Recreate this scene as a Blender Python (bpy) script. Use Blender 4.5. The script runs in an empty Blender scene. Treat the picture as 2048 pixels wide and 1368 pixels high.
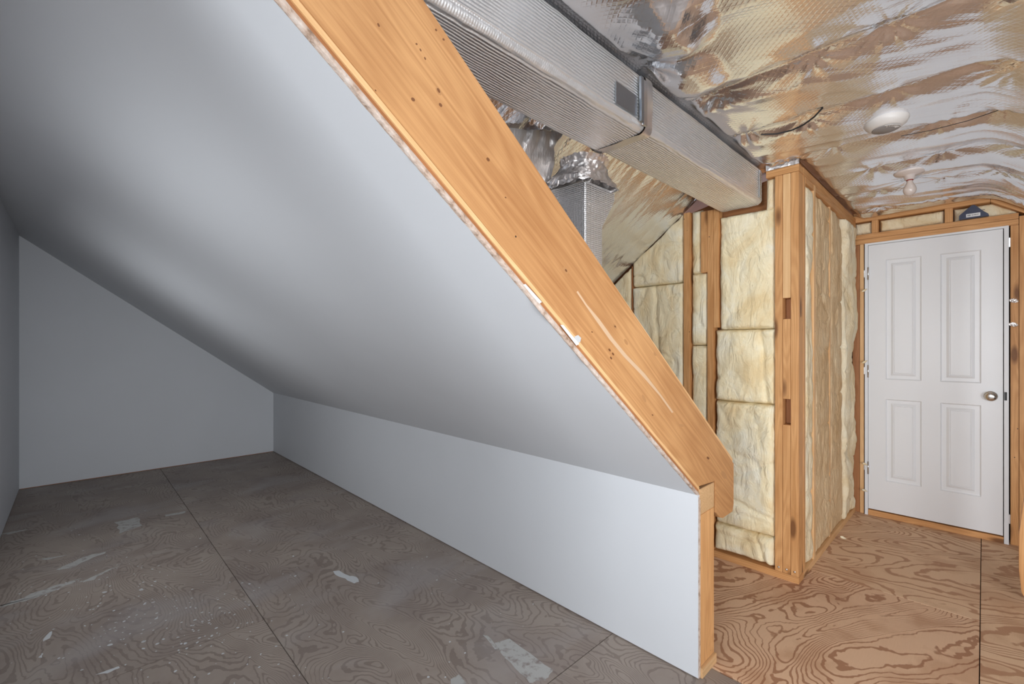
import bpy, bmesh, math, random
import numpy as np
from mathutils import Vector, Matrix
random.seed(7)
SC = bpy.context.scene
C = SC.collection
R = math.radians

# ------------------------------------------------------------------ camera
cam = bpy.data.cameras.new('camera'); cam_o = bpy.data.objects.new('camera', cam); C.objects.link(cam_o)
cam.sensor_width = 36.0; cam.lens = 908.0 / 2048.0 * 36.0
cam.shift_y = 6.0 / 2048.0; cam.clip_start = 0.02
cam_o.location = (0, 0, 1.31); cam_o.rotation_euler = (R(90), 0, R(46.1 - 90))
SC.camera = cam_o
# ------------------------------------------------------------------ light
SC.view_settings.view_transform = 'Standard'; SC.view_settings.look = 'None'
SC.view_settings.gamma = 1.0; SC.view_settings.use_curve_mapping = False
SC.view_settings.exposure = 0.0
W = bpy.data.worlds.new('world'); SC.world = W; W.use_nodes = True
W.node_tree.nodes['Background'].inputs[0].default_value = (0.80, 0.88, 1.0, 1)
W.node_tree.nodes['Background'].inputs[1].default_value = 2.0
def area(name, loc, target, size, sy, power, col):
    L = bpy.data.lights.new(name, 'AREA'); L.shape = 'RECTANGLE'; L.size = size; L.size_y = sy
    L.energy = power; L.color = col
    o = bpy.data.objects.new(name, L); C.objects.link(o); o.location = loc
    o.rotation_euler = (Vector(target) - Vector(loc)).to_track_quat('-Z', 'Y').to_euler()
    return o
DAY = (0.93, 0.965, 1.0)
# added fill behind the camera, standing for an assumed window at the hall end
area('hall_end_fill', (-2.45, -0.25, 1.45), (4.0, 0.15, 1.15), 1.3, 1.1, 14, DAY).data.spread = R(65)
# fill lights added out of view behind and beside the camera
area('slope_fill_light', (0.1, -1.55, 1.0), (0.6, 5.5, 0.9), 1.2, 0.8, 7.5, DAY).data.spread = R(80)
area('slope_fill_light', (0.3, -1.5, 1.1), (3.6, 0.8, 1.2), 0.9, 0.7, 64, DAY)
area('hall_side_fill', (-0.9, -1.0, 1.2), (1.5, 3.0, 1.2), 0.9, 0.7, 4, DAY)  # bounce fill added in the hall, no window here
# bay side wall: far window read off the knee wall glow, near one added fill
area('bay_window_and_fill', (-0.34, 3.5, 0.95), (1.7, 3.7, 0.5), 1.0, 0.8, 8.5, DAY)
area('bay_window_and_fill', (-0.34, 1.8, 1.2), (1.7, 2.2, 0.8), 1.0, 0.8, 6.5, DAY)
# ------------------------------------------------------------------ numpy noise
_tabs = {}
def vn(x, y, seed=0):
    if seed not in _tabs: _tabs[seed] = np.random.RandomState(seed + 11).rand(256, 256)
    T = _tabs[seed]
    xi = np.floor(x).astype(int); yi = np.floor(y).astype(int)
    fx = x - xi; fy = y - yi
    fx = fx * fx * fx * (fx * (fx * 6 - 15) + 10); fy = fy * fy * fy * (fy * (fy * 6 - 15) + 10)
    a = T[xi % 256, yi % 256]; b = T[(xi + 1) % 256, yi % 256]
    c = T[xi % 256, (yi + 1) % 256]; d = T[(xi + 1) % 256, (yi + 1) % 256]
    return (a * (1 - fx) + b * fx) * (1 - fy) + (c * (1 - fx) + d * fx) * fy
def fbm(x, y, seed=0, o=4):
    s = 0; a = 0.5
    for k in range(o):
        s = s + a * (vn(x, y, seed + k) - 0.5); x = x * 2.03 + 3.1; y = y * 2.03 + 1.7; a *= 0.5
    return s
def ridge(x, y, seed=0):
    return 1 - np.abs(2 * vn(x, y, seed) - 1)
def sm(a, b, x):
    t = np.clip((x - a) / (b - a), 0, 1); return t * t * (3 - 2 * t)

# ------------------------------------------------------------------ material helpers
class MT:
    def __init__(s, name):
        s.m = bpy.data.materials.new(name); s.m.use_nodes = True
        s.t = s.m.node_tree; s.b = s.t.nodes['Principled BSDF']
    def n(s, typ, **k):
        x = s.t.nodes.new(typ)
        for a, v in k.items():
            if a.startswith('i_'):
                key = a[2:]; key = int(key) if key.isdigit() else key.replace('_', ' ')
                if hasattr(v, 'is_linked') or hasattr(v, 'links'): s.t.links.new(v, x.inputs[key])
                else: x.inputs[key].default_value = v
            else: setattr(x, a, v)
        return x
    def math(s, op, a, b=None, c=None, clamp=False):
        x = s.t.nodes.new('ShaderNodeMath'); x.operation = op; x.use_clamp = clamp
        for i, v in enumerate((a, b, c)):
            if v is None: continue
            if hasattr(v, 'links'): s.t.links.new(v, x.inputs[i])
            else: x.inputs[i].default_value = v
        return x.outputs[0]
    def coord(s, kind='Object', scale=(1, 1, 1), rnd=0.0, rot=(0, 0, 0)):
        tc = s.n('ShaderNodeTexCoord'); out = tc.outputs[kind]
        if rnd:
            oi = s.n('ShaderNodeObjectInfo'); r = s.math('MULTIPLY', oi.outputs['Random'], rnd)
            va = s.n('ShaderNodeVectorMath', operation='ADD'); s.t.links.new(out, va.inputs[0]); s.t.links.new(r, va.inputs[1]); out = va.outputs[0]
        mp = s.n('ShaderNodeMapping'); s.t.links.new(out, mp.inputs[0]); mp.inputs['Scale'].default_value = scale; mp.inputs['Rotation'].default_value = rot
        return mp.outputs[0]
    def noise(s, co, scale=1.0, detail=3.0, rough=0.5, dist=0.0):
        x = s.n('ShaderNodeTexNoise'); s.t.links.new(co, x.inputs['Vector'])
        x.inputs['Scale'].default_value = scale; x.inputs['Detail'].default_value = detail
        x.inputs['Roughness'].default_value = rough; x.inputs['Distortion'].default_value = dist
        return x.outputs['Fac']
    def ramp(s, f, stops, interp='LINEAR'):
        x = s.n('ShaderNodeValToRGB'); s.t.links.new(f, x.inputs[0]); cr = x.color_ramp; cr.interpolation = interp
        while len(cr.elements) < len(stops): cr.elements.new(0.5)
        for e, (p, c) in zip(cr.elements, stops):
            e.position = p; e.color = (c[0], c[1], c[2], 1) if hasattr(c, '__len__') else (c, c, c, 1)
        return x.outputs[0]
    def mix(s, f, a, b, typ='MIX'):
        x = s.t.nodes.new('ShaderNodeMix'); x.data_type = 'RGBA'; x.blend_type = typ
        for i, v in ((0, f), (6, a), (7, b)):
            if hasattr(v, 'links'): s.t.links.new(v, x.inputs[i])
            else: x.inputs[i].default_value = v if i == 0 else (v[0], v[1], v[2], 1)
        return x.outputs[2]
    def bump(s, h, strength=0.3, dist=0.01, prev=None):
        x = s.n('ShaderNodeBump'); s.t.links.new(h, x.inputs['Height'])
        x.inputs['Strength'].default_value = strength; x.inputs['Distance'].default_value = dist
        if prev is not None: s.t.links.new(prev, x.inputs['Normal'])
        return x.outputs[0]
    def set(s, col=None, rough=None, metal=None, nrm=None, spec=None):
        for k, v in (('Base Color', col), ('Roughness', rough), ('Metallic', metal), ('Normal', nrm), ('Specular IOR Level', spec)):
            if v is None: continue
            if hasattr(v, 'links'): s.t.links.new(v, s.b.inputs[k])
            else: s.b.inputs[k].default_value = (v[0], v[1], v[2], 1) if hasattr(v, '__len__') else v
        return s.m

def mat_paint(name, col, rough=0.5, spec=0.3, bump=0.06):
    m = MT(name); co = m.coord()
    v = m.noise(co, 2.2, 2); c = m.mix(v, [x * 0.97 for x in col], [min(1, x * 1.03) for x in col])
    h = m.noise(co, 260, 2)
    return m.set(c, rough, 0, m.bump(h, bump, 0.002), spec)

def mat_wood(name, light, dark, knot=(0.16, 0.06, 0.02), rough=0.5, knots=True, ringscale=1.0):
    m = MT(name); co = m.coord(rnd=40.0)
    mp = m.n('ShaderNodeMapping'); m.t.links.new(co, mp.inputs[0]); mp.inputs['Scale'].default_value = (0.8, 10, 10)
    big = m.noise(mp.outputs[0], 1.0 * ringscale, 2, 0.45, 0.35)
    rings = m.math('SINE', m.math('MULTIPLY', big, 110.0))
    rings = m.math('MULTIPLY_ADD', rings, 0.5, 0.5)
    mp2 = m.n('ShaderNodeMapping'); m.t.links.new(co, mp2.inputs[0]); mp2.inputs['Scale'].default_value = (3, 160, 160)
    fine = m.noise(mp2.outputs[0], 1.0, 3, 0.6)
    cloud = m.noise(co, 3.0, 3)
    f = m.math('ADD', m.math('MULTIPLY', rings, 0.16), m.math('MULTIPLY', fine, 0.50))
    f = m.math('ADD', f, m.math('MULTIPLY', cloud, 0.55))
    c = m.ramp(f, [(0.36, light), (0.95, dark)])
    if knots:
        mp3 = m.n('ShaderNodeMapping'); m.t.links.new(co, mp3.inputs[0]); mp3.inputs['Scale'].default_value = (3.2, 11, 11)
        vo = m.n('ShaderNodeTexVoronoi'); m.t.links.new(mp3.outputs[0], vo.inputs['Vector']); vo.inputs['Scale'].default_value = 1.0
        k = m.ramp(vo.outputs['Distance'], [(0.12, 1.0), (0.24, 0.0)])
        k2 = m.ramp(vo.outputs['Distance'], [(0.1, 1.0), (0.5, 0.0)])
        sx = m.n('ShaderNodeSeparateColor'); m.t.links.new(vo.outputs['Color'], sx.inputs[0])
        sel = m.math('GREATER_THAN', sx.outputs[0], 0.55)
        c = m.mix(m.math('MULTIPLY', m.math('MULTIPLY', k2, sel), 0.45), c, dark)
        c = m.mix(m.math('MULTIPLY', m.math('MULTIPLY', k, sel), 0.85), c, knot)
        # nail holes
        v2 = m.n('ShaderNodeTexVoronoi'); m.t.links.new(co, v2.inputs['Vector']); v2.inputs['Scale'].default_value = 17
        k3 = m.ramp(v2.outputs['Distance'], [(0.045, 1.0), (0.06, 0.0)])
        s2 = m.n('ShaderNodeSeparateColor'); m.t.links.new(v2.outputs['Color'], s2.inputs[0])
        c = m.mix(m.math('MULTIPLY', k3, m.math('GREATER_THAN', s2.outputs[1], 0.7)), c, (0.05, 0.03, 0.02))
    return m.set(c, rough, 0, m.bump(f, 0.12, 0.003), 0.3)

def mat_ply(name, base, line, patch, K=15.0, dirty=False, rot=0.0, scale=1.0, sx=(0.75, 1.9, 1)):
    m = MT(name); co = m.coord(rnd=60.0, rot=(0, 0, rot), scale=(scale, scale, 1))
    mp = m.n('ShaderNodeMapping'); m.t.links.new(co, mp.inputs[0]); mp.inputs['Scale'].default_value = sx
    n = m.noise(mp.outputs[0], 1.6, 1.6, 0.35, 0.7)
    sxy = m.n('ShaderNodeSeparateXYZ'); m.t.links.new(co, sxy.inputs[0])
    n = m.math('ADD', n, m.math('MULTIPLY_ADD', sxy.outputs[1], 0.16, m.math('MULTIPLY', sxy.outputs[0], 0.05)))
    jit = m.noise(co, 24, 2, 0.6); jit2 = m.noise(co, 8, 2, 0.5, 0.8)
    n = m.math('MULTIPLY_ADD', m.math('SUBTRACT', jit, 0.5), 0.014, n)
    n = m.math('MULTIPLY_ADD', m.math('SUBTRACT', jit2, 0.5), 0.05, n)
    s = m.math('SINE', m.math('MULTIPLY', n, K * 6.2832))
    wv = m.noise(co, 3.5, 2)
    th = m.math('MULTIPLY_ADD', wv, -1.6, 1.25)
    ln = m.math('MULTIPLY', m.math('SUBTRACT', s, th), 3.2, clamp=True)
    pt = m.ramp(m.noise(co, 4.5, 3, 0.55, 0.3), [(0.48, 0.0), (0.62, 1.0)])
    fine = m.noise(m.coord(scale=(14, 220, 1), rot=(0, 0, rot)), 1.0, 2)
    c = m.mix(m.math('MULTIPLY', pt, 0.5), base, patch)
    c = m.mix(m.math('MULTIPLY', ln, 0.55 if dirty else 0.8), c, line)
    c = m.mix(m.math('MULTIPLY', fine, 0.12), c, line)
    if dirty:
        cd = m.coord('Object')
        d1 = m.ramp(m.noise(cd, 1.7, 5, 0.6, 0.4), [(0.42, 0.0), (0.66, 1.0)])
        c = m.mix(m.math('MULTIPLY', d1, 0.55), c, (0.17, 0.13, 0.12))
        d2 = m.ramp(m.noise(m.coord('Object', (1.0, 1.5, 1)), 1.3, 4, 0.5, 0.8), [(0.5, 0.0), (0.75, 1.0)])
        c = m.mix(m.math('MULTIPLY', d2, 0.65), c, (0.42, 0.39, 0.38))
        vo = m.n('ShaderNodeTexVoronoi'); m.t.links.new(cd, vo.inputs['Vector']); vo.inputs['Scale'].default_value = 34
        k = m.ramp(vo.outputs['Distance'], [(0.05, 1.0), (0.12, 0.0)])
        s2 = m.n('ShaderNodeSeparateColor'); m.t.links.new(vo.outputs['Color'], s2.inputs[0])
        msk = m.ramp(m.noise(cd, 2.4, 2), [(0.5, 0.0), (0.6, 1.0)])
        k = m.math('MULTIPLY', m.math('MULTIPLY', k, m.math('GREATER_THAN', s2.outputs[0], 0.62)), msk)
        c = m.mix(k, c, (0.62, 0.62, 0.62))
    return m.set(c, 0.62 if not dirty else 0.5, 0, m.bump(ln, 0.12, 0.002), 0.25)

def mat_foil(name, col=(0.88, 0.86, 0.84), rough=0.14, scrim=0.02, kind='scrim', micro=0.25, metal=0.93):
    m = MT(name); co = m.coord()
    sp = m.n('ShaderNodeSeparateXYZ'); m.t.links.new(co, sp.inputs[0]); x, y, z = sp.outputs
    nz = m.noise(co, 14, 3)
    if kind == 'scrim':      # diagonal reinforcing threads
        w = m.math('MULTIPLY', nz, 0.014)
        a = m.math('ADD', m.math('ADD', x, m.math('MULTIPLY', y, 0.6)), w)
        b = m.math('ADD', m.math('SUBTRACT', x, m.math('MULTIPLY', y, 0.9)), w)
        la = m.math('POWER', m.math('ABSOLUTE', m.math('SINE', m.math('MULTIPLY', a, math.pi / scrim))), 8.0)
        lb = m.math('POWER', m.math('ABSOLUTE', m.math('SINE', m.math('MULTIPLY', b, math.pi / scrim))), 8.0)
        h = m.math('MAXIMUM', la, lb); st, ds = 0.28, 0.001
    elif kind == 'ribs':     # bubble foil: fine ribs along the duct
        a = m.math('ADD', y, z)
        r1 = m.math('SINE', m.math('MULTIPLY', m.math('ADD', a, m.math('MULTIPLY', nz, 0.003)), 2 * math.pi / 0.0105))
        r2 = m.math('SINE', m.math('MULTIPLY', x, 2 * math.pi / 0.008))
        h = m.math('MULTIPLY_ADD', m.math('MULTIPLY', r1, r2), 0.10, r1); st, ds = 0.8, 0.0024
    else:                    # quilted dots
        a = m.math('ADD', x, y)
        r1 = m.math('SINE', m.math('MULTIPLY', m.math('ADD', a, z), 2 * math.pi / 0.017))
        r2 = m.math('SINE', m.math('MULTIPLY', m.math('SUBTRACT', a, z), 2 * math.pi / 0.017))
        h = m.math('MULTIPLY', r1, r2); st, ds = 0.6, 0.003
    nb = m.bump(h, st, ds)
    w2 = m.noise(m.coord(scale=(60, 26, 26)), 1.0, 3, 0.6)
    nb = m.bump(w2, micro, 0.004, nb)
    rr = m.math('MULTIPLY_ADD', m.noise(co, 6, 3), 0.12, rough)
    return m.set(col, rr, metal, nb)

def mat_batt(name, a, b, c):
    m = MT(name); co = m.coord(rnd=20)
    f = m.noise(m.coord(rnd=20, scale=(1, 1, 0.7)), 5.0, 5, 0.62, 0.8)
    col = m.ramp(f, [(0.34, a), (0.52, b), (0.70, c)])
    h = m.noise(co, 70, 4, 0.7, 0.6)
    h2 = m.noise(m.coord(rnd=20, scale=(1, 1, 0.45)), 14, 3, 0.6, 1.0)
    n = m.bump(h2, 0.8, 0.02); n = m.bump(h, 0.5, 0.006, n)
    return m.set(col, 0.95, 0, n, 0.05)

M = {}
M['drywall'] = mat_paint('painted drywall', (0.66, 0.675, 0.70), 0.55, 0.25)
M['gypsum'] = MT('torn gypsum edge'); _n = M['gypsum']
M['gypsum'] = _n.set(_n.ramp(_n.noise(_n.coord(), 38, 4, 0.6), [(0.30, (0.30, 0.20, 0.14)), (0.45, (0.55, 0.42, 0.34)), (0.7, (0.66, 0.58, 0.52))]), 0.9, 0, _n.bump(_n.noise(_n.coord(), 90, 3), 0.8, 0.006), 0.1)
M['rafter'] = mat_wood('rafter pine', (0.66, 0.355, 0.15), (0.38, 0.16, 0.055), ringscale=0.8)
M['stud'] = mat_wood('stud pine', (0.78, 0.43, 0.185), (0.47, 0.205, 0.065))
M['stud_pale'] = mat_wood('pale stud pine', (0.88, 0.58, 0.30), (0.66, 0.35, 0.14))
M['shaded_wood'] = mat_wood('shaded stud pine', (0.50, 0.22, 0.09), (0.30, 0.12, 0.045), knots=False)  # darker copy of stud pine: shade painted into recesses and hidden boards
M['endgrain'] = mat_wood('plate end grain', (0.72, 0.46, 0.24), (0.50, 0.28, 0.12), knots=False)
M['ply_a'] = mat_ply('plywood sheet bold grain', (0.76, 0.51, 0.335), (0.34, 0.15, 0.075), (0.50, 0.27, 0.15), K=31, rot=0.5)
M['ply_b'] = mat_ply('plywood sheet pale grain', (0.76, 0.53, 0.345), (0.44, 0.225, 0.125), (0.54, 0.31, 0.18), K=20, rot=1.2)
M['ply_d'] = mat_ply('worn grey plywood', (0.36, 0.30, 0.255), (0.17, 0.13, 0.11), (0.30, 0.24, 0.20), K=46, dirty=True, rot=1.45)
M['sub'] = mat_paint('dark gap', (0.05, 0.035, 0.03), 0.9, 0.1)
M['foil'] = mat_foil('reinforced foil', (0.84, 0.86, 0.90), 0.11, micro=0.11)
M['foil_plain'] = mat_foil('crumpled foil', (0.84, 0.80, 0.78), 0.24, scrim=0.03, micro=0.5, metal=0.9)
M['duct'] = mat_foil('bubble foil duct wrap', (0.90, 0.90, 0.90), 0.34, kind='ribs', micro=0.3, metal=0.72)
M['quilt'] = mat_foil('quilted duct wrap', (0.84, 0.83, 0.83), 0.26, kind='quilt', micro=0.3, metal=0.8)
M['batt'] = mat_batt('yellow fibreglass', (0.84, 0.66, 0.38), (0.93, 0.81, 0.55), (0.94, 0.89, 0.72))
M['batt_tan'] = mat_batt('tan fibreglass', (0.68, 0.46, 0.25), (0.78, 0.57, 0.34), (0.84, 0.67, 0.44))
M['batt_pale'] = mat_batt('pale fibreglass', (0.80, 0.63, 0.38), (0.90, 0.77, 0.54), (0.92, 0.85, 0.66))
M['door'] = mat_paint('white door paint', (0.80, 0.81, 0.83), 0.35, 0.4, 0.03)
def simple(name, col, rough=0.5, metal=0.0):
    m = MT(name); v = m.noise(m.coord(), 30, 2); return m.set(m.mix(v, [c * 0.93 for c in col], col), rough, metal)
M['chrome'] = simple('brushed nickel', (0.75, 0.73, 0.70), 0.18, 1.0)
M['steel'] = simple('galvanised steel', (0.72, 0.73, 0.75), 0.3, 1.0)
M['tape'] = simple('grey foil tape', (0.42, 0.45, 0.49), 0.38, 1.0)
M['white_plastic'] = simple('white plastic', (0.72, 0.68, 0.64), 0.4)
M['grey_plastic'] = simple('grey plastic', (0.30, 0.28, 0.27), 0.5)
M['navy'] = simple('navy plastic', (0.016, 0.022, 0.06), 0.45)
M['paper'] = simple('white paper label', (0.82, 0.82, 0.82), 0.6)
M['ink'] = simple('black print', (0.06, 0.06, 0.07), 0.6)
M['blk'] = simple('black rubber', (0.02, 0.018, 0.018), 0.5)
M['porcelain'] = simple('porcelain', (0.74, 0.66, 0.62), 0.3)
M['paintmark'] = simple('dried white paint', (0.60, 0.61, 0.62), 0.6)
M['chalk'] = MT('smeared joint compound'); _n = M['chalk']
M['chalk'] = _n.set(_n.ramp(_n.noise(_n.coord(scale=(1.5, 1.5, 1)), 18, 4, 0.6, 0.3), [(0.34, (0.26, 0.22, 0.20)), (0.5, (0.44, 0.43, 0.41))]), 0.8)
gm = bpy.data.materials.new('bulb glass'); gm.use_nodes = True; _b = gm.node_tree.nodes['Principled BSDF']
_b.inputs['Base Color'].default_value = (0.82, 0.72, 0.66, 1); _b.inputs['Roughness'].default_value = 0.12; _b.inputs['Transmission Weight'].default_value = 0.35
M['bulb'] = gm

# ------------------------------------------------------------------ object helpers
def tag(o, label=None, cat=None, group=None, kind=None):
    if label: o['label'] = label
    if cat: o['category'] = cat
    if group: o['group'] = group
    if kind: o['kind'] = kind
    return o
def adopt(o, parent):
    if parent is not None:
        o.parent = parent; o.matrix_parent_inverse = parent.matrix_basis.inverted()
def obj(name, verts, faces, m, parent=None, smooth=False, mat4=None):
    me = bpy.data.meshes.new(name); me.from_pydata([tuple(v) for v in verts], [], [tuple(f) for f in faces]); me.update()
    me.materials.append(M[m] if isinstance(m, str) else m)
    if smooth: me.polygons.foreach_set('use_smooth', [True] * len(me.polygons))
    o = bpy.data.objects.new(name, me); C.objects.link(o)
    if mat4 is not None: o.matrix_basis = mat4
    adopt(o, parent); return o
def from_bm(name, bm, m, parent=None, smooth=False, mat4=None):
    bmesh.ops.recalc_face_normals(bm, faces=bm.faces)
    me = bpy.data.meshes.new(name); bm.to_mesh(me); bm.free()
    me.materials.append(M[m] if isinstance(m, str) else m)
    if smooth: me.polygons.foreach_set('use_smooth', [True] * len(me.polygons))
    o = bpy.data.objects.new(name, me); C.objects.link(o)
    if mat4 is not None: o.matrix_basis = mat4
    adopt(o, parent); return o
def empty(name, loc):
    o = bpy.data.objects.new(name, None); C.objects.link(o); o.empty_display_size = 0.05
    o.matrix_basis = Matrix.Translation(loc); return o
def box(name, a, b, m, parent=None, bev=0.0015, smooth=False):
    """axis aligned box between corners a and b; long axis runs along local X so the grain follows it"""
    a = Vector(a); b = Vector(b); c = (a + b) / 2; d = [abs(b[i] - a[i]) for i in range(3)]
    ax = max(range(3), key=lambda i: d[i])
    X = Vector([1.0 if i == ax else 0.0 for i in range(3)]); Y = Vector([1.0 if i == (ax + 1) % 3 else 0.0 for i in range(3)]); Z = X.cross(Y)
    L = (d[ax], d[(ax + 1) % 3], d[(ax + 2) % 3])
    bm = bmesh.new(); bmesh.ops.create_cube(bm, size=1)
    bmesh.ops.scale(bm, vec=L, verts=bm.verts)
    if bev: bmesh.ops.bevel(bm, geom=bm.edges[:], offset=min(bev, min(L) * 0.3), segments=2, affect='EDGES')
    mt = Matrix((X, Y, Z)).transposed().to_4x4(); mt.translation = c
    return from_bm(name, bm, m, parent, smooth, mt)
def prism(name, pts, ext, m, parent=None, bev=0.0, origin=None, xdir=None):
    """polygon pts (world) extruded along ext; local X follows xdir for the grain"""
    pts = [Vector(p) for p in pts]; ext = Vector(ext)
    o = Vector(origin) if origin else pts[0]
    Z = ext.normalized(); X = Vector(xdir).normalized() if xdir else (pts[1] - pts[0]).normalized(); Y = Z.cross(X)
    mt = Matrix((X, Y, Z)).transposed().to_4x4(); mt.translation = o; inv = mt.inverted()
    bm = bmesh.new(); lo = [bm.verts.new(inv @ p) for p in pts]; hi = [bm.verts.new(inv @ (p + ext)) for p in pts]
    bm.faces.new(lo); bm.faces.new(hi)
    for i in range(len(pts)): bm.faces.new((lo[i], lo[(i + 1) % len(pts)], hi[(i + 1) % len(pts)], hi[i]))
    bmesh.ops.recalc_face_normals(bm, faces=bm.faces)
    if bev: bmesh.ops.bevel(bm, geom=bm.edges[:], offset=bev, segments=2, affect='EDGES')
    return from_bm(name, bm, m, parent, False, mt)
def lathe(name, prof, loc, axis, m, parent=None, seg=40, sx=1.0):
    Z = Vector(axis).normalized(); X = Z.orthogonal().normalized(); Y = Z.cross(X)
    mt = Matrix((X, Y, Z)).transposed().to_4x4(); mt.translation = Vector(loc)
    vs = []; fs = []
    for r, z in prof:
        for k in range(seg):
            a = 2 * math.pi * k / seg; vs.append((r * math.cos(a), r * math.sin(a) * sx, z))
    for i in range(len(prof) - 1):
        for k in range(seg):
            k2 = (k + 1) % seg; fs.append((i * seg + k, i * seg + k2, (i + 1) * seg + k2, (i + 1) * seg + k))
    fs.append(tuple(range(seg))[::-1]); fs.append(tuple((len(prof) - 1) * seg + k for k in range(seg)))
    o = obj(name, vs, fs, m, parent, True, mt)
    return o
def tube(name, pts, r, m, parent=None, seg=8):
    cu = bpy.data.curves.new(name, 'CURVE'); cu.dimensions = '3D'; cu.bevel_depth = r; cu.bevel_resolution = 2
    sp = cu.splines.new('POLY'); sp.points.add(len(pts) - 1)
    for p, q in zip(sp.points, pts): p.co = (q[0], q[1], q[2], 1)
    t = bpy.data.objects.new(name, cu); me = bpy.data.meshes.new_from_object(t); bpy.data.objects.remove(t)
    me.name = name; me.materials.clear(); me.materials.append(M[m]); me.polygons.foreach_set('use_smooth', [True] * len(me.polygons))
    o = bpy.data.objects.new(name, me); C.objects.link(o); adopt(o, parent); return o
def grid(name, P, m, parent=None, smooth=True, keep=None):
    """P: (nu, nv, 3) array of points"""
    nu, nv = P.shape[:2]; idx = np.arange(nu * nv).reshape(nu, nv)
    q = np.stack([idx[:-1, :-1], idx[1:, :-1], idx[1:, 1:], idx[:-1, 1:]], -1).reshape(-1, 4)
    if keep is not None:
        k = keep[:-1, :-1] & keep[1:, :-1] & keep[1:, 1:] & keep[:-1, 1:]; q = q[k.reshape(-1)]
    V = P.reshape(-1, 3)
    used = np.unique(q); rem = np.zeros(len(V), int); rem[used] = np.arange(len(used))
    return obj(name, V[used].tolist(), rem[q].tolist(), m, parent, smooth)

# ------------------------------------------------------------------ key planes of the place
YR = 0.774                      # face of the open rafter; bay begins behind it
KX, KZ, SL = 1.755, 0.722, 0.745    # knee wall plane, its top, slope of the drywall ceiling
def zb(x): return KZ + SL * (KX - x)
NV = Vector((SL, 0, 1)).normalized(); DV = Vector((1, 0, -SL)).normalized()
XC, YC, XD = 2.85, 0.70, 4.43   # insulated wall, its corner, door wall
HC = 2.33
def zfoil(y): return 2.227 - 0.75 * (y - 1.31)

# ------------------------------------------------------------------ setting: floor
base = box('floor', (-2.7, -2.1, -0.08), (4.9, 6.3, -0.022), 'sub', None, 0); tag(base, 'plywood sheet floor, worn and grey in the bay, clean and tan by the door', None, None, 'structure')
def sheet(x0, x1, y0, y1, m, lab=None):
    g = 0.0016
    o = box('plywood_sheet', (x0 + g, y0 + g, -0.022), (x1 - g, y1 - g, 0), m, base, 0.0008)
    # keep the texture axes aligned with the room
    mt = o.matrix_basis.copy(); me = o.data; me.transform(mt.to_3x3().to_4x4()); o.matrix_basis = Matrix.Translation(mt.translation)
    o.matrix_parent_inverse = base.matrix_basis.inverted()
    if lab: o['label'] = lab
sheet(-0.55, 0.65, 3.9, 6.12, 'ply_d'); sheet(0.65, 1.77, 4.02, 6.12, 'ply_d')
sheet(-0.55, 0.65, 2.38, 3.9, 'ply_d'); sheet(0.65, 1.77, 1.17, 4.02, 'ply_d', 'worn grey sheet with bold swirls')
sheet(-0.55, 0.65, 0.45, 2.38, 'ply_d'); sheet(0.65, 1.858, -0.75, 1.17, 'ply_d')
sheet(-2.65, 0.65, -2.05, 0.45, 'ply_d'); sheet(0.65, 1.865, -2.05, -0.75, 'ply_d')
sheet(1.865, 3.0885, 0.012, 1.90, 'ply_a', 'clean tan sheet with tight swirling grain')
sheet(3.0915, 4.85, 0.012, 1.90, 'ply_b', 'clean tan sheet in front of the door'); sheet(1.865, 2.9, 1.90, 3.4, 'ply_a')
sheet(1.865, 4.85, -1.24, 0.012, 'ply_b', 'clean tan sheet with pale loops, right of the long seam')
# paint smears and spots on the worn sheets
def blob(name, pts, m, z=0.0005, lab=None, n=6, jit=0.0):
    P = []
    for i in range(len(pts)):
        a = Vector(pts[i]); b = Vector(pts[(i + 1) % len(pts)])
        for k in range(n):
            t = k / n; q = a.lerp(b, t); P.append((q.x + random.uniform(-jit, jit), q.y + random.uniform(-jit, jit)))
    o = prism(name, [(x, y, 0.0001) for x, y in P], (0, 0, z), m, base)
    if lab: o['label'] = lab
    return o
def px(u, v, z=0.0):
    a = R(46.1); k = (u - 1024) / 908.0; d = (math.cos(a) + k * math.sin(a), math.sin(a) - k * math.cos(a), -(v - 690) / 908.0); t = (z - 1.31) / d[2]
    return (d[0] * t, d[1] * t)
blob('paint_smear', [px(*p) for p in [(666, 1142), (680, 1141), (694, 1150), (712, 1154), (718, 1163), (708, 1167), (690, 1157), (672, 1151)]], 'paintmark', lab='bright white paint dab', n=3, jit=0.004)
blob('paint_smear', [px(*p) for p in [(988, 1286), (1018, 1278), (1106, 1340), (1092, 1360), (1060, 1366), (1002, 1306)]], 'chalk', lab='pale scraped rectangle', n=6, jit=0.004)
blob('paint_smear', [px(*p) for p in [(966, 1270), (975, 1270), (1000, 1298), (990, 1298)]], 'chalk', n=3, jit=0.004)
blob('paint_smear', [px(*p) for p in [(0, 1212), (30, 1200), (110, 1172), (160, 1158), (140, 1168), (60, 1200), (0, 1216)]], 'chalk', n=5, jit=0.012)
blob('paint_smear', [px(*p) for p in [(110, 1139), (180, 1110), (222, 1101), (190, 1114), (140, 1138)]], 'chalk', n=4, jit=0.01)
blob('paint_smear', [px(*p) for p in [(72, 1119), (140, 1109), (100, 1119)]], 'chalk', n=3, jit=0.01)
blob('paint_smear', [px(*p) for p in [(155, 1166), (205, 1145), (240, 1130), (212, 1145), (180, 1163)]], 'chalk', n=4, jit=0.01)
blob('paint_smear', [px(*p) for p in [(0, 1068), (40, 1060), (70, 1057), (20, 1068)]], 'chalk', n=3, jit=0.008)
blob('paint_smear', [px(*p) for p in [(330, 1030), (372, 1022), (370, 1026), (332, 1033)]], 'chalk', n=2, jit=0.004)
blob('paint_smear', [px(*p) for p in [(232, 1045), (278, 1034), (286, 1050), (240, 1066)]], 'chalk', n=4, jit=0.012)
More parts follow.
